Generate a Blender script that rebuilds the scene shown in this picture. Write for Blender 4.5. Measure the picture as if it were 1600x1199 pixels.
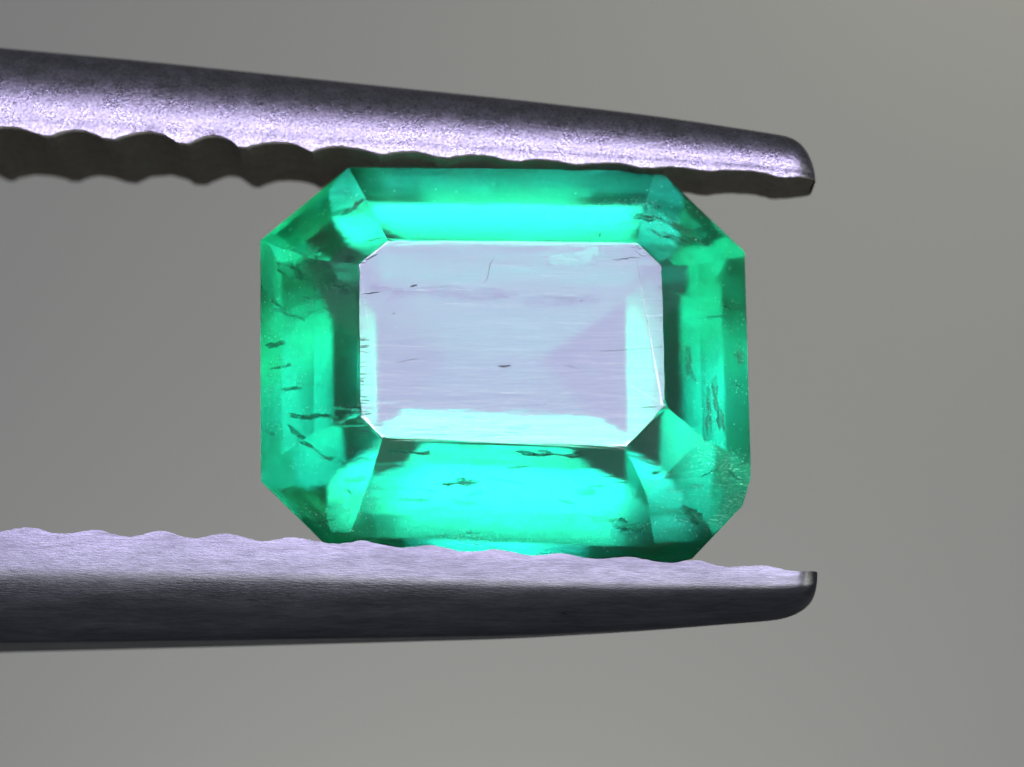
import bpy, bmesh, math, random
from mathutils import Vector, Matrix, noise

scene = bpy.context.scene
for o in list(bpy.data.objects):
    bpy.data.objects.remove(o)
R = math.radians
# real size: one Blender unit is one millimetre
scene.unit_settings.system = 'METRIC'
scene.unit_settings.scale_length = 0.001
scene.unit_settings.length_unit = 'MILLIMETERS'

# ------------------------------------------------------------------ camera
DIST = 60.0
cam_d = bpy.data.cameras.new('camera')
cam = bpy.data.objects.new('camera', cam_d)
scene.collection.objects.link(cam)
cam.location = (0, -DIST, 0)
cam.rotation_euler = (R(90), 0, 0)
cam_d.sensor_width = 36
cam_d.lens = 36 * DIST / 16.0          # 16 mm of the subject plane across the frame
cam_d.clip_start = 0.5
cam_d.clip_end = 2000
cam_d.dof.use_dof = True
cam_d.dof.focus_distance = DIST - 0.9
cam_d.dof.aperture_fstop = 0.10
scene.camera = cam

# ------------------------------------------------------------------ world (dim room)
world = bpy.data.worlds.new('World')
scene.world = world
world.use_nodes = True
bg = world.node_tree.nodes['Background']
bg.inputs[0].default_value = (0.82, 0.88, 1.0, 1)
bg.inputs[1].default_value = 0.13

# ------------------------------------------------------------------ lamps
def area(name, loc, target, sx, sy, radiance, color):
    l = bpy.data.lights.new(name, 'AREA')
    l.shape = 'RECTANGLE'
    l.size, l.size_y = sx, sy
    l.energy = radiance * math.pi * sx * sy     # power for a given radiance
    l.color = color
    o = bpy.data.objects.new(name, l)
    scene.collection.objects.link(o)
    o.location = loc
    o.rotation_euler = (Vector(target) - Vector(loc)).to_track_quat('-Z', 'Y').to_euler()
    return o
# the cool soft panel above the lens, mirrored in the stone's table
area('panel_lamp', (0.0, -74.0, 34.3), (0, 0, 0), 60.0, 38.4, 12.0, (0.66, 0.565, 1.0))
# added fills to light the stone: one low right, one behind the lens
area('side_fill', (83.4, -27.1, -20.1), (0, 0, 0), 48, 37.2, 6.4, (1.0, 1.0, 0.88))
area('front_fill', (13.3, -89.0, -3.1), (0, 0, 0), 59.3, 77.9, 4.9, (0.92, 0.92, 0.98))
# soft lamps on the backdrop
area('backdrop_lamp', (36, 92, 45), (14, 130, 20), 24, 22, 6.8, (1.0, 1.0, 0.80))
area('backdrop_lamp', (-4, 92, -46), (0, 130, -25), 30, 22, 5.8, (0.98, 1.0, 0.96))

# ------------------------------------------------------------------ render settings
scene.render.engine = 'CYCLES'
cy = scene.cycles
cy.max_bounces = 28
cy.transmission_bounces = 28
cy.glossy_bounces = 24
cy.diffuse_bounces = 4
cy.transparent_max_bounces = 16
cy.caustics_reflective = True
cy.caustics_refractive = True
cy.blur_glossy = 0.0
cy.sample_clamp_indirect = 6
cy.use_denoising = True
scene.view_settings.view_transform = 'Standard'
scene.view_settings.look = 'None'
scene.view_settings.exposure = 0.0
scene.view_settings.gamma = 1.0

# ------------------------------------------------------------------ helpers
def frame(tilt, origin=(0, 0, 0)):
    """rotation about X that lifts the camera side of a thing by tilt degrees"""
    return Matrix.Translation(origin) @ Matrix.Rotation(R(-tilt), 4, 'X')

def at(px, py, M, yl):
    """point (in the local frame M) where the sight line of a photo pixel meets local plane y = yl"""
    Mi = M.inverted()
    d = Vector(((px - 800) / 100.0, DIST, (599.5 - py) / 100.0))
    o = Mi @ Vector((0, -DIST, 0))
    dl = Mi.to_3x3() @ d
    t = (yl - o.y) / dl.y
    return o + dl * t

def lerp_tab(tab, x):
    if x <= tab[0][0]:
        (x0, y0), (x1, y1) = tab[0], tab[1]
    elif x >= tab[-1][0]:
        (x0, y0), (x1, y1) = tab[-2], tab[-1]
    else:
        for i in range(len(tab) - 1):
            if tab[i][0] <= x <= tab[i + 1][0]:
                (x0, y0), (x1, y1) = tab[i], tab[i + 1]
                break
    return y0 + (y1 - y0) * (x - x0) / (x1 - x0)

def smooth_tab(tab, x, r=60):
    return sum(lerp_tab(tab, x + k * r / 3) for k in (-3, -2, -1, 0, 1, 2, 3)) / 7

def mesh_obj(name, verts, faces, mat, parent=None, smooth=False):
    me = bpy.data.meshes.new(name)
    me.from_pydata(verts, [], faces)
    me.update()
    o = bpy.data.objects.new(name, me)
    scene.collection.objects.link(o)
    if mat: me.materials.append(mat)
    if smooth:
        for p in me.polygons: p.use_smooth = True
    if parent: o.parent = parent
    return o

def new_mat(name):
    m = bpy.data.materials.new(name)
    m.use_nodes = True
    nt = m.node_tree
    return m, nt, nt.nodes['Principled BSDF']

def N(nt, typ, **kw):
    n = nt.nodes.new(typ)
    for k, v in kw.items(): setattr(n, k, v)
    return n

# ------------------------------------------------------------------ materials
def backdrop_material():
    m, nt, p = new_mat('grey_card')
    p.inputs['Base Color'].default_value = (0.335, 0.339, 0.298, 1)
    p.inputs['Roughness'].default_value = 0.95
    return m

def steel_material(name, base, rough, grain, kind):
    m, nt, p = new_mat(name)
    L = nt.links
    p.inputs['Metallic'].default_value = 1.0
    p.inputs['Base Color'].default_value = (*base, 1)
    tc = N(nt, 'ShaderNodeTexCoord')
    mp = N(nt, 'ShaderNodeMapping')
    L.new(tc.outputs['Object'], mp.inputs[0])
    p.inputs['Specular Tint'].default_value = (0.35, 0.35, 0.38, 1)
    if kind == 'blasted':
        mp.inputs['Scale'].default_value = (1, 1, 1)
        scale = 32
    else:
        mp.inputs['Scale'].default_value = (0.16, 1, 1)
        scale = 50
    n1 = N(nt, 'ShaderNodeTexNoise')
    n1.inputs['Scale'].default_value = scale
    n1.inputs['Detail'].default_value = 4
    n1.inputs['Roughness'].default_value = 0.65
    L.new(mp.outputs[0], n1.inputs[0])
    n2 = N(nt, 'ShaderNodeTexNoise')
    n2.inputs['Scale'].default_value = 3.0
    n2.inputs['Detail'].default_value = 6
    L.new(mp.outputs[0], n2.inputs[0])
    mx = N(nt, 'ShaderNodeMath', operation='ADD')
    L.new(n1.outputs[0], mx.inputs[0]); 
    mu = N(nt, 'ShaderNodeMath', operation='MULTIPLY')
    L.new(n2.outputs[0], mu.inputs[0]); mu.inputs[1].default_value = 0.6
    L.new(mu.outputs[0], mx.inputs[1])
    b = N(nt, 'ShaderNodeBump')
    b.inputs['Strength'].default_value = grain
    b.inputs['Distance'].default_value = 0.02
    L.new(mx.outputs[0], b.inputs['Height'])
    L.new(b.outputs[0], p.inputs['Normal'])
    rr = N(nt, 'ShaderNodeMapRange')
    rr.inputs['From Min'].default_value = 0.3; rr.inputs['From Max'].default_value = 0.7
    rr.inputs['To Min'].default_value = rough - 0.07; rr.inputs['To Max'].default_value = rough + 0.1
    L.new(n2.outputs[0], rr.inputs[0]); L.new(rr.outputs[0], p.inputs['Roughness'])
    # dark pits and grime specks
    n3 = N(nt, 'ShaderNodeTexNoise'); n3.inputs['Scale'].default_value = 9; n3.inputs['Detail'].default_value = 8
    n3.inputs['Roughness'].default_value = 0.7
    L.new(mp.outputs[0], n3.inputs[0])
    cr = N(nt, 'ShaderNodeValToRGB')
    cr.color_ramp.elements[0].position = 0.27; cr.color_ramp.elements[0].color = (0.03, 0.03, 0.028, 1)
    cr.color_ramp.elements[1].position = 0.36; cr.color_ramp.elements[1].color = (*base, 1)
    L.new(n3.outputs[0], cr.inputs[0])
    # light and dark speckle of the worn finish
    n4 = N(nt, 'ShaderNodeTexNoise'); n4.inputs['Scale'].default_value = 24 if kind == 'blasted' else 16
    n4.inputs['Detail'].default_value = 3; n4.inputs['Roughness'].default_value = 0.75
    L.new(mp.outputs[0], n4.inputs[0])
    sp = N(nt, 'ShaderNodeMapRange')
    sp.inputs['From Min'].default_value = 0.33; sp.inputs['From Max'].default_value = 0.67
    lo_, hi_ = (0.55, 1.5) if kind == 'blasted' else (0.8, 1.2)
    sp.inputs['To Min'].default_value = lo_; sp.inputs['To Max'].default_value = hi_
    L.new(n4.outputs[0], sp.inputs[0])
    vm = N(nt, 'ShaderNodeVectorMath', operation='SCALE')
    L.new(cr.outputs[0], vm.inputs[0]); L.new(sp.outputs[0], vm.inputs['Scale'])
    L.new(vm.outputs[0], p.inputs['Base Color'])
    return m

def emerald_material():
    m, nt, p = new_mat('emerald_crystal')
    L = nt.links
    p.inputs['Base Color'].default_value = (1, 1, 1, 1)
    p.inputs['Transmission Weight'].default_value = 1.0
    p.inputs['IOR'].default_value = 1.577
    p.inputs['Roughness'].default_value = 0.012
    tc = N(nt, 'ShaderNodeTexCoord')
    mp = N(nt, 'ShaderNodeMapping'); mp.inputs['Scale'].default_value = (0.35, 1.5, 3.2)
    L.new(tc.outputs['Object'], mp.inputs[0])
    n1 = N(nt, 'ShaderNodeTexNoise'); n1.inputs['Scale'].default_value = 3.0; n1.inputs['Detail'].default_value = 9
    n1.inputs['Roughness'].default_value = 0.62
    L.new(mp.outputs[0], n1.inputs[0])
    b = N(nt, 'ShaderNodeBump'); b.inputs['Strength'].default_value = 0.5; b.inputs['Distance'].default_value = 0.012
    sx = N(nt, 'ShaderNodeSeparateXYZ'); L.new(tc.outputs['Object'], sx.inputs[0])
    pr = N(nt, 'ShaderNodeMapRange'); L.new(sx.outputs['Y'], pr.inputs[0])
    pr.inputs['From Min'].default_value = 0.0; pr.inputs['From Max'].default_value = 0.15
    pr.inputs['To Min'].default_value = 0.5; pr.inputs['To Max'].default_value = 0.62
    L.new(pr.outputs[0], b.inputs['Strength'])
    pd = N(nt, 'ShaderNodeMapRange'); L.new(sx.outputs['Y'], pd.inputs[0])
    pd.inputs['From Min'].default_value = 0.0; pd.inputs['From Max'].default_value = 0.15
    pd.inputs['To Min'].default_value = 0.012; pd.inputs['To Max'].default_value = 0.0145
    L.new(pd.outputs[0], b.inputs['Distance'])
    L.new(n1.outputs[0], b.inputs['Height']); L.new(b.outputs[0], p.inputs['Normal'])
    # fine polishing lines, stronger in some patches
    mp2 = N(nt, 'ShaderNodeMapping'); mp2.inputs['Scale'].default_value = (0.5, 5, 30)
    mp2.inputs['Rotation'].default_value = (0, R(1.5), 0)
    L.new(tc.outputs['Object'], mp2.inputs[0])
    n2 = N(nt, 'ShaderNodeTexNoise'); n2.inputs['Scale'].default_value = 1.0; n2.inputs['Detail'].default_value = 5
    L.new(mp2.outputs[0], n2.inputs[0])
    n3 = N(nt, 'ShaderNodeTexNoise'); n3.inputs['Scale'].default_value = 0.9; n3.inputs['Detail'].default_value = 3
    L.new(tc.outputs['Object'], n3.inputs[0])
    mr = N(nt, 'ShaderNodeMapRange'); mr.inputs['From Min'].default_value = 0.42; mr.inputs['From Max'].default_value = 0.66
    L.new(n3.outputs[0], mr.inputs[0])
    mu = N(nt, 'ShaderNodeMath', operation='MULTIPLY'); L.new(mr.outputs[0], mu.inputs[0]); mu.inputs[1].default_value = 0.30
    b2 = N(nt, 'ShaderNodeBump'); b2.inputs['Distance'].default_value = 0.006
    L.new(mu.outputs[0], b2.inputs['Strength'])
    L.new(n2.outputs[0], b2.inputs['Height']); L.new(b.outputs[0], b2.inputs['Normal']); L.new(b2.outputs[0], p.inputs['Normal'])
    va = N(nt, 'ShaderNodeVolumeAbsorption')
    va.inputs['Color'].default_value = (0.24, 0.94, 0.78, 1)
    va.inputs['Density'].default_value = 0.64
    vs = N(nt, 'ShaderNodeVolumeScatter')
    vs.inputs['Color'].default_value = (0.9, 1, 0.97, 1)
    vs.inputs['Density'].default_value = 0.08
    ad = N(nt, 'ShaderNodeAddShader')
    L.new(va.outputs[0], ad.inputs[0]); L.new(vs.outputs[0], ad.inputs[1])
    out = [n for n in nt.nodes if n.type == 'OUTPUT_MATERIAL'][0]
    L.new(ad.outputs[0], out.inputs['Volume'])
    return m

M_card = backdrop_material()
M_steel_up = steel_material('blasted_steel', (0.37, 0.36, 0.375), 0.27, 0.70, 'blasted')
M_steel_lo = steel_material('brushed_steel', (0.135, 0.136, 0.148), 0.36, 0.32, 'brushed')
M_jaw = steel_material('shaded_jaw_steel', (0.20, 0.19, 0.165), 0.40, 1.0, 'blasted')  # dim, brownish shade of the inner faces put into the steel colour
M_jaw.node_tree.nodes['Principled BSDF'].inputs['Specular Tint'].default_value = (0.35, 0.33, 0.3, 1)
M_em = emerald_material()

def feather_material(name, ior):
    # a healed crack: a thin film of air inside the crystal
    m, nt, p = new_mat(name)
    p.inputs['Base Color'].default_value = (1, 1, 1, 1)
    p.inputs['Transmission Weight'].default_value = 1.0
    p.inputs['IOR'].default_value = ior / 1.577
    p.inputs['Roughness'].default_value = 0.08
    tc = N(nt, 'ShaderNodeTexCoord')
    n1 = N(nt, 'ShaderNodeTexNoise'); n1.inputs['Scale'].default_value = 14; n1.inputs['Detail'].default_value = 6
    nt.links.new(tc.outputs['Object'], n1.inputs[0])
    b = N(nt, 'ShaderNodeBump'); b.inputs['Strength'].default_value = 0.8; b.inputs['Distance'].default_value = 0.03
    nt.links.new(n1.outputs[0], b.inputs['Height']); nt.links.new(b.outputs[0], p.inputs['Normal'])
    return m
def crystal_material(name, col, rough):
    m, nt, p = new_mat(name)
    tc = N(nt, 'ShaderNodeTexCoord')
    n1 = N(nt, 'ShaderNodeTexNoise'); n1.inputs['Scale'].default_value = 30; n1.inputs['Detail'].default_value = 4
    nt.links.new(tc.outputs['Object'], n1.inputs[0])
    cr = N(nt, 'ShaderNodeValToRGB')
    cr.color_ramp.elements[0].position = 0.35; cr.color_ramp.elements[0].color = (col[0] * .5, col[1] * .5, col[2] * .5, 1)
    cr.color_ramp.elements[1].position = 0.65; cr.color_ramp.elements[1].color = (*col, 1)
    nt.links.new(n1.outputs[0], cr.inputs[0]); nt.links.new(cr.outputs[0], p.inputs['Base Color'])
    p.inputs['Roughness'].default_value = rough
    return m
M_film = feather_material('air_film', 1.0)
M_fluid = feather_material('fluid_film', 1.33)
M_dark = crystal_material('dark_mineral', (0.035, 0.07, 0.06), 0.5)
M_flake = crystal_material('grey_green_mineral', (0.10, 0.19, 0.17), 0.6)
M_pale = crystal_material('pale_mineral', (0.55, 0.75, 0.68), 0.4)

# ------------------------------------------------------------------ backdrop
bk = mesh_obj('backdrop', [(-150, 130, -120), (150, 130, -120), (150, 130, 120), (-150, 130, 120)], [(0, 1, 2, 3)], M_card)
bk['kind'] = 'structure'

# ------------------------------------------------------------------ tweezers
TILT_T = 8.0
MT = frame(TILT_T)
tw = bpy.data.objects.new('tweezers', None)
scene.collection.objects.link(tw)
tw.matrix_world = MT
tw.empty_display_size = 2
tw['label'] = 'steel gem tweezers with serrated tips gripping the green stone'
tw['category'] = 'tweezers'

def width(px):                        # depth of the arm from front edge to back edge, mm
    return lerp_tab([(-600, 5.2), (0, 4.0), (1150, 2.0), (1300, 1.85)], px)

FRONT = -0.45                         # front edge of the jaws (the stone's girdle plane is y = 0)

UP_IN = [(-600, 168), (0, 203), (200, 214), (400, 227), (600, 238), (800, 248), (1000, 259), (1150, 268), (1300, 280)]
UP_OUT = [(-600, 35), (0, 82), (200, 98), (400, 117), (600, 137), (800, 156), (1000, 178), (1150, 200), (1300, 226)]
LO_IN = [(-600, 806), (0, 828), (400, 840), (600, 852), (800, 863), (1000, 875), (1150, 884), (1300, 894)]
LO_OUT = [(-600, 1020), (0, 1010), (400, 1003), (800, 995), (1000, 985), (1150, 974), (1300, 962)]

def build_arm(upper):
    sgn = 1 if upper else -1
    IN, OUT = (UP_IN, UP_OUT) if upper else (LO_IN, LO_OUT)
    tip = 1278 if upper else 1281
    rt = 62 if upper else 90          # tip rounding length in pixels of the photo
    pitch = 104.0
    amp0 = 0.076 if upper else 0.05
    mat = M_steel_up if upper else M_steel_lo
    rnd = random.Random(3 if upper else 8)
    # stations
    xs = [-620 + i * 4 for i in range(int((tip - 40 + 620) / 4))]
    xs = [x for x in xs if x < tip - rt]
    for i in range(25):
        a = i / 24 * math.pi / 2
        xs.append(tip - rt + rt * math.sin(a) * 0.9995)
    K = 48
    verts, faces = [], []
    tooth_rnd = {}
    def tooth_vals(k):
        if k not in tooth_rnd:
            r_ = random.Random(k * 7 + (1 if upper else 500))
            tooth_rnd[k] = (r_.uniform(0.75, 1.2), r_.uniform(-0.06, 0.06), r_.uniform(0.85, 1.15))
        return tooth_rnd[k]
    def wave(px, y=0):
        a = amp0 * (1.0 if px < 350 else max(0.35 if upper else 0.7, 1 - (px - 350) / 900))
        t = px / pitch + ((0.4 if upper else 1.9) / (2 * math.pi))
        k = math.floor(t + 0.25)
        am, sh, wd = tooth_vals(k)
        u = (t + 0.25 - k - 0.5 + sh * math.sin(math.pi * (t + 0.25 - k))) * 2      # -1 .. 1 within one pitch
        if upper:       # rounded notch with a short land on either side
            v = abs(u) / (0.86 * wd)
            s = -0.55 + (1.75 * am * math.cos(v * math.pi / 2) ** 0.8 if v < 1 else 0.0)
        else:
            s = 0.5 + 0.5 * math.cos(u * math.pi)
            s = s ** 0.85 * (0.8 + 0.4 * (am - 0.75)) * 2 - 1
        nz = noise.noise((px / 37.0, 3.1 * sgn, y * 0.8)) * 0.016 + noise.noise((px / 9.0, 7.7 * sgn, y * 2)) * 0.014
        return a * s + nz
    def section(px):
        """rig points of one cross-section: inner front edge, round outer side, inner back edge"""
        f = 1.0
        if px > tip - rt:
            u = min(1.0, (px - (tip - rt)) / rt)
            f = math.sqrt(max(0.0, 1 - u ** 3.0))
        w = width(px)
        yf, yb = FRONT, FRONT + w
        pin = at(px, smooth_tab(IN, px), MT, yf)
        x, zi = pin.x, pin.z
        # outer silhouette height: seen at mid-depth of the arm
        zo = at(px, smooth_tab(OUT, px), MT, yf + 0.42 * w).z
        H = abs(zo - zi)
        r2 = 40
        u2 = min(1.0, max(0.0, (px - (tip - r2)) / r2))
        fy = 0.45 + 0.55 * math.sqrt(max(0.0, 1 - u2 ** 2.4))
        if upper:
            Hh = H * (0.22 + 0.78 * f); z0 = zi
        else:
            Hh = H * (0.30 + 0.70 * f); z0 = zi
        yc = (yf + yb) / 2
        hw = w / 2 * fy
        pts = []
        h0 = 0.15 if upper else 0.40            # flat lower part of the front face
        pw = 2.0 if upper else 1.75
        rx = min(1.0, hw) if not upper else min(1.0 * H, hw)
        for k in range(K + 1):
            u = k / K
            half = u if u <= 0.5 else 1 - u
            q = half / 0.5                      # 0 at the inner edge, 1 on the outer ridge
            if q < 0.25:
                hh = h0 * q / 0.25; dd = 0.05 * (q / 0.25) ** 2 * 0.5
            elif q < 0.92:
                tt = (q - 0.25) / 0.67 * math.pi / 2
                v = math.sin(tt)
                hh = h0 + (1 - h0) * v
                ro = 1 - max(0.0, 1 - v ** pw) ** (1 / pw)
                if not upper: ro = 0.28 * v + 0.72 * ro     # a crease, then the rounded underside
                dd = 0.025 + rx * ro
            else:
                tt = (q - 0.92) / 0.08
                hh = 1.0
                dd = 0.025 + rx + max(0.0, hw - rx - 0.025) * tt
            dd = min(dd, hw)
            yy = yc - hw + dd if u <= 0.5 else yc + hw - dd
            pts.append((x, yy, Hh * hh))
        return x, z0, pts, yc, hw
    cols = []
    for px in xs:
        x, z0, pts, yc, hw = section(px)
        col = []
        for (xx, yy, zz) in pts:
            q = max(0.0, 1 - zz / (0.22 if upper else 0.25))
            wv = wave(px, yy) * q * q
            col.append((xx, yy, z0 + sgn * zz + sgn * (wv if True else 0)))
        cols.append((col, x, z0, yc, hw, px))
    for col, *_ in cols: verts += col
    n = K + 1
    for i in range(len(cols) - 1):
        for k in range(K):
            a, b, c, d = i * n + k, (i + 1) * n + k, (i + 1) * n + k + 1, i * n + k + 1
            faces.append((a, b, c, d) if not upper else (d, c, b, a))
    last = (len(cols) - 1) * n
    fc = [last + k for k in range(n)]
    faces.append(fc if not upper else fc[::-1])
    arm = mesh_obj('arm', verts, faces, mat, tw, smooth=True)
    arm['label'] = ('upper tweezer arm, dark along the top and shining along its serrated edge' if upper
                    else 'lower tweezer arm, pale brushed front above a dark underside')
    # teeth: one ridge per pitch, spanning the jaw from front to back
    NY = 10
    k0 = math.floor((xs[0]) / pitch); k1 = math.ceil(tip / pitch)
    off = (-0.4 if upper else -1.9) / (2 * math.pi) * pitch
    edges = []
    for kk in range(k0, k1 + 1):
        a = kk * pitch + off - pitch * 0.25
        lo, hi = max(a, xs[0]), min(a + pitch, tip - 3)
        if hi - lo < 12: continue
        edges.append((lo, hi))
    for lo, hi in edges:
        st = 26
        tv, tf = [], []
        for i in range(st + 1):
            px = lo + (hi - lo) * i / st
            x, z0, pts, yc, hw = section(px)
            for j in range(NY + 1):
                yy = yc - hw + 2 * hw * j / NY
                wv = wave(px, yy)
                tv.append((x, yy, z0 + sgn * wv))
        nb = len(tv)
        for i in range(st + 1):               # body side of the ridge, inside the arm
            px = lo + (hi - lo) * i / st
            x, z0, pts, yc, hw = section(px)
            for j in (0, NY):
                yy = yc + (-hw + 0.12 if j == 0 else hw - 0.12)
                tv.append((x, yy, z0 + sgn * 0.16))
        m_ = NY + 1
        for i in range(st):
            for j in range(NY):
                q = (i * m_ + j, i * m_ + j + 1, (i + 1) * m_ + j + 1, (i + 1) * m_ + j)
                tf.append(q if upper else q[::-1])
            b0, b1 = nb + 2 * i, nb + 2 * i + 2
            tf.append((b0, i * m_, (i + 1) * m_, b1))
            tf.append((b0 + 1, b1 + 1, (i + 1) * m_ + NY, i * m_ + NY))
            tf.append((b0, b1, b1 + 1, b0 + 1))
        t = mesh_obj('tooth', tv, tf, M_jaw, arm, smooth=False)
        for p_ in t.data.polygons[:]:
            p_.use_smooth = (p_.vertices[0] < nb and all(v < nb for v in p_.vertices))
    return arm

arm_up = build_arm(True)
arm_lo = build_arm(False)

# ------------------------------------------------------------------ emerald
TILT_G = 12.67
MG = frame(TILT_G, (0, 0, 0))
em = bpy.data.objects.new('emerald', None)
scene.collection.objects.link(em)
em.matrix_world = MG
em.empty_display_size = 1
em['label'] = 'green step-cut octagonal emerald held between the tweezer tips'
em['category'] = 'gemstone'

H_MID, H_TAB = 0.80, 1.25
G_PX = [(545, 264), (1031, 268), (1163, 394), (1174, 781), (1078, 882), (520, 862), (408, 752), (407, 378)]
MID_PX = [(588, 329), (1004, 331), (1092, 415), (1096, 690), (1010, 768), (592, 764), (492, 688), (488, 400)]
TAB_PX = [(608, 376), (1000, 380), (1036, 414), (1036, 676), (1010, 692), (600, 690), (564, 666), (562, 412)]

PLANES = []
def gem_stone():
    G = [at(px, py, MG, 0.0) for px, py in G_PX]
    MD = [at(px, py, MG, -H_MID) for px, py in MID_PX]
    TB = [at(px, py, MG, -H_TAB) for px, py in TAB_PX]
    cen = sum(G, Vector()) / 8
    bm = bmesh.new()
    bmesh.ops.create_cube(bm, size=12, matrix=Matrix.Translation(cen))
    def cut(co, no):
        PLANES.append((Vector(co), Vector(no)))
        r = bmesh.ops.bisect_plane(bm, geom=bm.verts[:] + bm.edges[:] + bm.faces[:], dist=1e-6,
                                   plane_co=co, plane_no=no, clear_outer=True, clear_inner=False)
        ed = [e for e in r['geom_cut'] if isinstance(e, bmesh.types.BMEdge)]
        if ed:
            bmesh.ops.holes_fill(bm, edges=ed, sides=0)
    gt = 0.07                                   # half thickness of the girdle
    # table
    cut(Vector((0, -H_TAB, 0)), Vector((0, -1, 0)))
    Yf = Vector((0, 1, 0))
    # per-edge pavilion: distance inwards (mm) reached at each depth
    for i in range(8):
        j = (i + 1) % 8
        e = (G[j] - G[i]); e.y = 0; e.normalize()
        mid = (G[i] + G[j]) / 2
        out = Vector((e.z, 0, -e.x))
        if out.dot(mid - cen) < 0: out = -out
        cut(mid, out)                           # girdle side
        def facet(p_mid, q_mid):
            d = q_mid - p_mid
            no = e.cross(d).normalized()
            if no.dot(p_mid - cen) < 0 and no.dot(out) < 0: no = -no
            if no.dot(out) < 0: no = -no
            cut(p_mid, no)
        mm = (MD[i] + MD[j]) / 2
        tt = (TB[i] + TB[j]) / 2
        facet(mid - Yf * gt, mm)
        # rough chamfers keep the mid edge where it is
        facet(mm, tt)
        steps = PAV[i]
        prev = mid + Yf * gt
        for (inset, depth) in steps:
            q = mid - out * inset + Yf * depth
            facet(prev, q)
            prev = q
    bmesh.ops.recalc_face_normals(bm, faces=bm.faces[:])
    tabf = [f for f in bm.faces if f.normal.y < -0.999][0]
    ed = [e for e in bm.edges if tabf not in e.link_faces and e.calc_length() > 0.15]
    bmesh.ops.bevel(bm, geom=ed, offset=0.010, segments=1, affect='EDGES', profile=0.5, clamp_overlap=True)
    # chipped table rim: a narrow strip under the table whose upper edge wanders
    r = bmesh.ops.bisect_plane(bm, geom=bm.verts[:] + bm.edges[:] + bm.faces[:], dist=1e-6,
                               plane_co=(0, -H_TAB + 0.035, 0), plane_no=(0, -1, 0))
    rim = [e for e in bm.edges if all(abs(v.co.y + H_TAB) < 1e-4 for v in e.verts)]
    s = bmesh.ops.subdivide_edges(bm, edges=rim, cuts=60)
    rng = random.Random(5)
    cz = sum((v.co for v in bm.verts if abs(v.co.y + H_TAB) < 1e-4), Vector())
    nvt = [v for v in bm.verts if abs(v.co.y + H_TAB) < 1e-4]
    cz /= len(nvt)
    for v in nvt:
        d = (v.co - cz); d.y = 0
        nz = noise.noise(v.co * 2.1) * 0.004 + rng.gauss(0, 0.006 if v.co.z > -0.5 else 0.011)
        if rng.random() < 0.08: nz -= rng.uniform(0.01, 0.05)
        v.co += d.normalized() * nz
    bmesh.ops.triangulate(bm, faces=[f for f in bm.faces if len(f.verts) > 8])
    me = bpy.data.meshes.new('cut_stone')
    bm.to_mesh(me); bm.free()
    o = bpy.data.objects.new('cut_stone', me)
    scene.collection.objects.link(o)
    me.materials.append(M_em)
    o.parent = em
    return o

# pavilion steps per girdle edge: top, top right, right, bottom right, bottom, bottom left, left, top left
PAV = [[(0.254, 0.407), (0.964, 1.391), (1.66, 2.024), (4.16, 3.743)],
       [(0.224, 0.741), (0.488, 1.08), (1.325, 1.935), (3.825, 3.669)],
       [(0.252, 0.437), (0.931, 1.362), (1.848, 2.184), (4.348, 3.241)],
       [(0.246, 0.835), (0.495, 1.26), (1.203, 1.926), (3.703, 3.424)],
       [(0.671, 0.977), (1.329, 1.57), (2.468, 2.403), (4.968, 3.318)],
       [(0.317, 0.644), (0.788, 1.251), (1.01, 1.493), (3.51, 3.633)],
       [(0.262, 0.477), (0.775, 1.263), (1.769, 2.154), (4.269, 3.479)],
       [(0.209, 0.646), (0.891, 1.502), (1.525, 1.954), (4.025, 3.201)]]
stone = gem_stone()
print('stone verts', len(stone.data.vertices), 'faces', len(stone.data.polygons))

# ------------------------------------------------------------------ inclusions and blemishes of the stone
def inside(p, m=0.02):
    return all(no.normalized().dot(p - co) < -m for co, no in PLANES)

def film_mesh(seed):
    rg = random.Random(seed)
    rings, seg, th = 5, 34, 0.006
    ph = [rg.uniform(0, 6.28) for _ in range(4)]
    rgj = [rg.gauss(0, 0.09) for _ in range(seg)]
    def rad(a): return 0.66 + 0.2 * math.sin(2 * a + ph[0]) + 0.13 * math.sin(3 * a + ph[1]) + 0.09 * math.sin(5 * a + ph[2]) + 0.10 * math.sin(9 * a + ph[3]) + rgj[int(a / 6.2832 * seg + 0.5) % seg]
    V, F = [], []
    for side in (1, -1):
        V.append((0, 0, side * th))
        for r in range(1, rings + 1):
            f = r / rings
            for k in range(seg):
                a = 2 * math.pi * k / seg
                q = rad(a) * f
                x, y = q * math.cos(a), q * math.sin(a)
                z = 0.16 * noise.noise((x * 1.6 + seed, y * 1.6, 0.3)) + 0.05 * noise.noise((x * 5 + seed, y * 5, 1.3))
                V.append((x, y, z + side * th * (1 - f * f)))
    n = 1 + rings * seg
    for s_, off in ((0, 0), (1, n)):
        for k in range(seg):
            k2 = (k + 1) % seg
            t = (off, off + 1 + k, off + 1 + k2)
            F.append(t if s_ == 0 else t[::-1])
            for r in range(rings - 1):
                a, b = off + 1 + r * seg + k, off + 1 + r * seg + k2
                q = (a, a + seg, b + seg, b)
                F.append(q if s_ == 0 else q[::-1])
    o = rings * seg - seg + 1
    for k in range(seg):
        k2 = (k + 1) % seg
        F.append((o + k, n + o + k, n + o + k2, o + k2))
    return V, F

film_data = []
for i in range(8):
    V, F = film_mesh(i * 3 + 1)
    me = bpy.data.meshes.new('feather'); me.from_pydata(V, [], F); me.update()
    for p_ in me.polygons: p_.use_smooth = True
    me.materials.append(M_fluid)
    film_data.append(me)

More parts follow.
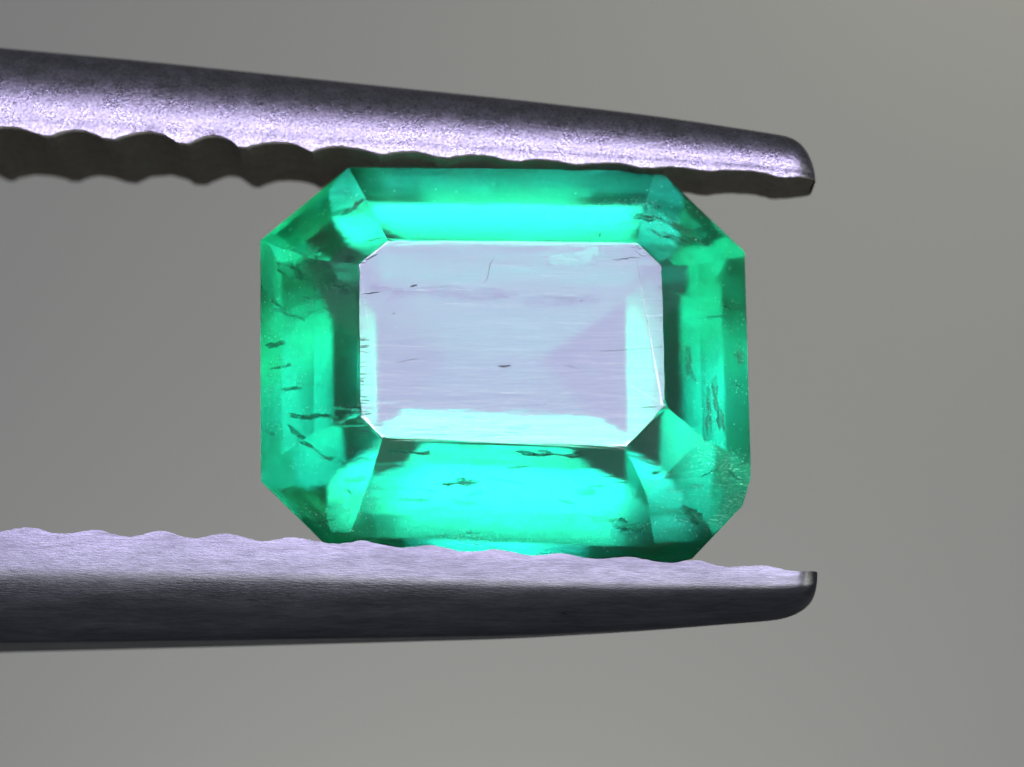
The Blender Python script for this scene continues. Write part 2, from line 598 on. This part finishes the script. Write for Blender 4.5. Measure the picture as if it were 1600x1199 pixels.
rg = random.Random(21)
def feather(px, py, depth, rx, ry, tilt=0, yaw=0, roll=0, k=None):
    c = at(px, py, MG, depth)
    step = 0
    while not inside(c, 0.05) and step < 40:
        c = c + (Vector((0.3, 0.4, 0)) - c) * 0.05; step += 1
    sc = 1.0
    rot = Matrix.Rotation(R(roll), 3, 'Y') @ Matrix.Rotation(R(yaw), 3, 'Z') @ Matrix.Rotation(R(tilt), 3, 'X')
    me = film_data[(k if k is not None else rg.randrange(8))]
    for _ in range(14):                       # shrink until it lies wholly within the crystal
        if all(inside(c + rot @ Vector((v.co.x * rx * sc, v.co.y * ry * sc, v.co.z * max(rx, ry) * sc)), 0.012) for v in me.vertices): break
        sc *= 0.86
    o = bpy.data.objects.new('feather', me)
    scene.collection.objects.link(o)
    o.parent = em
    o.matrix_local = Matrix.Translation(c) @ rot.to_4x4() @ Matrix.Diagonal((rx * sc, ry * sc, max(rx, ry) * sc, 1))
    return o

FEATHERS = [  # photo x, y, depth, half length, half width, tilt, yaw, roll, sheet
 (480, 425, -.15, .45, .40, 50, 10, 8, 0), (455, 492, -.1, .45, .30, 12, 0, 20, 1), (445, 480, -.1, .35, .30, 20, 0, 28, 2), (520, 456, -.75, .40, .12, 8, 0, -2, 3),
 (540, 449, -.9, .25, .1, 5, 0, 3, 5), (500, 470, -.4, .30, .2, 4, 0, 4, 7), (440, 540, .0, .22, .3, 20, 0, -12, 2), 
 (425, 640, .1, .14, .2, 50, 0, 30, 4), (430, 678, .1, .16, .2, 30, 20, 0, 3), (500, 655, -.3, .6, .25, 6, 0, 4, 5), (560, 640, -.7, .35, .2, 5, 0, 6, 7),
 (590, 668, -.9, .35, .15, 4, 0, 2, 1), (500, 690, .0, .5, .3, 14, 10, 25, 2), (470, 610, -.1, .35, .2, 5, 0, 3, 6), (455, 575, .0, .25, .2, 10, 0, -6, 0),
 (480, 790, .0, .3, .3, 40, 30, -30, 2), (505, 815, .0, .25, .2, 15, 0, 20, 3), (490, 825, .0, .25, .1, 10, 0, -15, 5), (556, 762, -.1, .07, .09, 40, 0, 45, 4), (552, 785, -.1, .1, .07, 30, 0, 10, 6),
 (1030, 350, -.3, .4, .3, 40, 0, 25, 2), (1060, 372, -.2, .4, .25, 14, 15, 20, 3), (1020, 378, -.5, .3, .16, 12, 0, 15, 1), (1085, 350, -.05, .22, .2, 30, 0, 40, 0),
 (1045, 385, -.3, .35, .2, 8, 0, 12, 5), (1005, 352, -.5, .25, .2, 20, 0, -10, 6),
 (1130, 484, -.05, .26, .14, 12, 0, 6, 1), (1146, 512, .0, .18, .14, 20, 0, -20, 3), (1150, 560, .0, .14, .2, 30, 0, 70, 2), (1065, 575, -.5, .3, .2, 20, 0, 86, 0),
 (1142, 604, .0, .18, .09, 8, 0, 20, 5), (1148, 618, .0, .14, .09, 8, 0, 14, 7), (1105, 620, -.2, .35, .2, 12, 0, 84, 2), (1090, 650, -.2, .4, .2, 8, 0, 88, 4), (1115, 660, -.2, .3, .2, 10, 0, 86, 6),
 (1120, 722, .0, .45, .2, 8, 0, 6, 1), (1140, 738, .05, .3, .2, 15, 20, 35, 3), (1155, 722, .05, .2, .14, 8, 0, -6, 5), (1100, 735, -.1, .25, .1, 8, 0, -24, 7), (1130, 755, .0, .2, .2, 40, 0, 40, 2), (1150, 765, .0, .2, .1, 12, 0, 40, 3),
 (980, 815, -.1, .3, .3, 55, 0, 10, 2), (1075, 800, .1, .3, .3, 50, 0, 35, 4),
 (710, 832, -.1, .2, .07, 6, 0, 2, 1), (735, 828, -.1, .12, .06, 5, 0, -5, 3),  
  (720, 745, -.3, .5, .2, 3, 0, 1, 6), (860, 700, -.6, .6, .2, 3, 0, 1, 2),  
 (780, 640, .9, .5, .4, 40, 0, 10, 2), (830, 650, .8, .3, .2, 30, 0, -15, 4), (740, 660, .9, .4, .2, 20, 0, 4, 6), (900, 410, -.5, .5, .3, 55, 0, -5, 0), (860, 405, -.6, .3, .2, 40, 0, 5, 2),
 (700, 480, 1.2, 1.2, .5, 12, 0, 1, 4), (880, 490, 1.2, 1.0, .4, 12, 0, -2, 6), (560, 335, -.2, .3, .2, 20, 30, -40, 2), (450, 700, .2, .5, .4, 10, 0, 30, 0), (640, 700, -.7, .4, .2, 4, 0, 1, 2),
]
for i, f_ in enumerate(FEATHERS):
    if i % 4 != 3: feather(*f_)

# slender growth tubes running along the crystal
def prism(n, r, l):
    V = [(-l, 0, 0)] + [(x, r * math.cos(2 * math.pi * k / n), r * math.sin(2 * math.pi * k / n)) for x in (-l * .8, l * .8) for k in range(n)] + [(l, 0, 0)]
    F = []
    for k in range(n):
        k2 = (k + 1) % n
        F += [(0, 1 + k2, 1 + k), (1 + k, 1 + k2, 1 + n + k2, 1 + n + k), (1 + n + k, 1 + n + k2, 1 + 2 * n)]
    return V, F
V, F = prism(6, 0.03, 1.0)
tube_me = bpy.data.meshes.new('growth_tube'); tube_me.from_pydata(V, [], F); tube_me.materials.append(M_fluid)
made = 0
while made < 60:
    p_ = Vector((rg.uniform(-3.6, 3.6), rg.uniform(-0.9, 2.2), rg.uniform(-2.8, 3.2)))
    if abs(p_.x) < 1.9 and p_.z > -1.2 and rg.random() < 0.75: continue
    l = rg.uniform(0.08, 0.32)
    if not (inside(p_ + Vector((l, 0, 0)), 0.05) and inside(p_ - Vector((l, 0, 0)), 0.05)): continue
    o = bpy.data.objects.new('growth_tube', tube_me); scene.collection.objects.link(o); o.parent = em
    t_ = rg.uniform(0.3, 0.7)
    o.matrix_local = Matrix.Translation(p_) @ Matrix.Rotation(R(rg.gauss(0, 4)), 4, 'Y') @ Matrix.Rotation(R(rg.gauss(0, 12)), 4, 'Z') @ Matrix.Diagonal((l, t_, t_, 1))
    made += 1

# pinpoints too small to count
V, F = [], []
cnt = 0
while cnt < 420:
    p_ = Vector((rg.uniform(-3.7, 3.7), rg.uniform(-1.1, 2.4), rg.uniform(-3.0, 3.3)))
    if abs(p_.x) < 2.0 and -1.0 < p_.z < 2.0 and rg.random() < 0.85: continue
    if not inside(p_, 0.04): continue
    r_ = rg.uniform(0.004, 0.013); b_ = len(V)
    for d in ((1.6, 0, 0), (-1.6, 0, 0), (0, 1, 0), (0, -1, 0), (0, 0, 1), (0, 0, -1)):
        V.append(tuple(p_ + Vector(d) * r_ * rg.uniform(0.7, 1.3)))
    for t in ((0, 2, 4), (2, 1, 4), (1, 3, 4), (3, 0, 4), (2, 0, 5), (1, 2, 5), (3, 1, 5), (0, 3, 5)):
        F.append(tuple(b_ + i for i in t))
    cnt += 1
def speck(p_, r_):
    b_ = len(V)
    for d in ((1.6, 0, 0), (-1.6, 0, 0), (0, 1, 0), (0, -1, 0), (0, 0, 1), (0, 0, -1)):
        V.append(tuple(p_ + Vector(d) * r_ * rg.uniform(0.7, 1.3)))
    for t in ((0, 2, 4), (2, 1, 4), (1, 3, 4), (3, 0, 4), (2, 0, 5), (1, 2, 5), (3, 1, 5), (0, 3, 5)):
        F.append(tuple(b_ + i for i in t))
# wispy veils: flat drifts of pinpoints
for f_ in FEATHERS[::1]:
    if 620 < f_[0] < 980 and f_[1] < 690: continue
    c_ = at(f_[0] + rg.gauss(0, 12), f_[1] + rg.gauss(0, 10), MG, f_[2] + rg.uniform(0.0, 0.5))
    for _ in range(70):
        a_ = rg.gauss(0, 1) * f_[3] * 1.3; b__ = rg.gauss(0, 1) * 0.35
        q_ = c_ + Vector((a_ * math.cos(R(f_[7])), b__, -a_ * math.sin(R(f_[7])) + rg.gauss(0, 0.05) + 0.10 * noise.noise((a_ * 3, b__ * 3, f_[0]))))
        if inside(q_, 0.03): speck(q_, rg.choice((0.004, 0.004, 0.005, 0.007, 0.010)))
pin = mesh_obj('pinpoint_inclusions', V, F, M_pale, em)
pin['kind'] = 'stuff'

# nicks and scratches in the polished table
def scratch(name, pts, w, mat=M_dark, depth=None):
    P = [at(px, py, MG, -H_TAB if depth is None else depth) for px, py in pts]
    V, F = [], []
    n = len(P)
    for i, p_ in enumerate(P):
        d = (P[min(i + 1, n - 1)] - P[max(i - 1, 0)]).normalized()
        s_ = Vector((-d.z, 0, d.x))
        ww = w * (math.sin(math.pi * (i + 0.35) / (n - 0.3)) ** 0.6) * rg.uniform(0.6, 1.2)
        for off, dy in ((ww, 0.0015), (0, -0.0035), (-ww, 0.0015), (0, 0.012)):
            V.append(tuple(p_ + s_ * off + Vector((0, dy, 0))))
    for i in range(n - 1):
        for k in range(4):
            k2 = (k + 1) % 4
            F.append((i * 4 + k, i * 4 + k2, i * 4 + 4 + k2, i * 4 + 4 + k))
    F += [(3, 2, 1, 0), tuple((n - 1) * 4 + k for k in range(4))]
    return mesh_obj(name, V, F, mat, em)
def wob(x0, y0, x1, y1, n=7, a=2.0):
    return [(x0 + (x1 - x0) * i / (n - 1) + rg.gauss(0, a * .4), y0 + (y1 - y0) * i / (n - 1) + rg.gauss(0, a)) for i in range(n)]
scratch('pit', wob(779, 573, 797, 570, 5, 1.5), 0.028)
scratch('pit', wob(641, 448, 653, 446, 5, 1), 0.016)
scratch('scratch', wob(567, 459, 594, 457, 6, .6), 0.014)
scratch('scratch', wob(958, 406, 1000, 403, 9, 1.2), 0.010)
scratch('scratch', wob(985, 385, 1012, 392, 7, 1.6), 0.008)
scratch('scratch', wob(990, 393, 1008, 402, 6, 1.6), 0.007)
scratch('scratch', [(772, 404), (765, 414), (764, 425), (761, 436), (756, 442)], 0.006)
scratch('scratch', wob(940, 549, 1028, 543, 12, .5), 0.005)
scratch('scratch', wob(570, 407, 590, 398, 6, 1.2), 0.014)
scratch('scratch', wob(563, 412, 572, 409, 5, 1), 0.016)
scratch('scratch', wob(1002, 637, 1030, 636, 6, .6), 0.008)
scratch('scratch', wob(620, 566, 655, 560, 7, .8), 0.004)
scratch('scratch', wob(720, 651, 742, 653, 6, .6), 0.007)
scratch('scratch', wob(880, 570, 905, 575, 6, .8), 0.004)
scratch('pit', wob(613, 490, 617, 490, 4, .5), 0.010)
scratch('pit', wob(906, 470, 910, 470, 4, .5), 0.008)
# ragged ticks along the left and right rims of the table
for i in range(30):
    y_ = rg.uniform(515, 680); l_ = rg.uniform(5, 20)
    scratch('scratch', wob(562, y_, 562 + l_, y_ + rg.gauss(0, 1), 4, .4), rg.uniform(0.004, 0.010))
for i in range(10):
    y_ = rg.uniform(420, 600); l_ = rg.uniform(4, 9)
    scratch('scratch', wob(1035, y_, 1035 - l_, y_ + rg.gauss(0, 1), 4, .4), rg.uniform(0.004, 0.008))
for i in range(16):
    x_ = rg.uniform(575, 820); l_ = rg.uniform(14, 50); y_ = rg.uniform(664, 686)
    scratch('scratch', wob(x_, y_, x_ + l_, y_ + rg.gauss(0, 2), 7, 1.0), rg.uniform(0.003, 0.006))
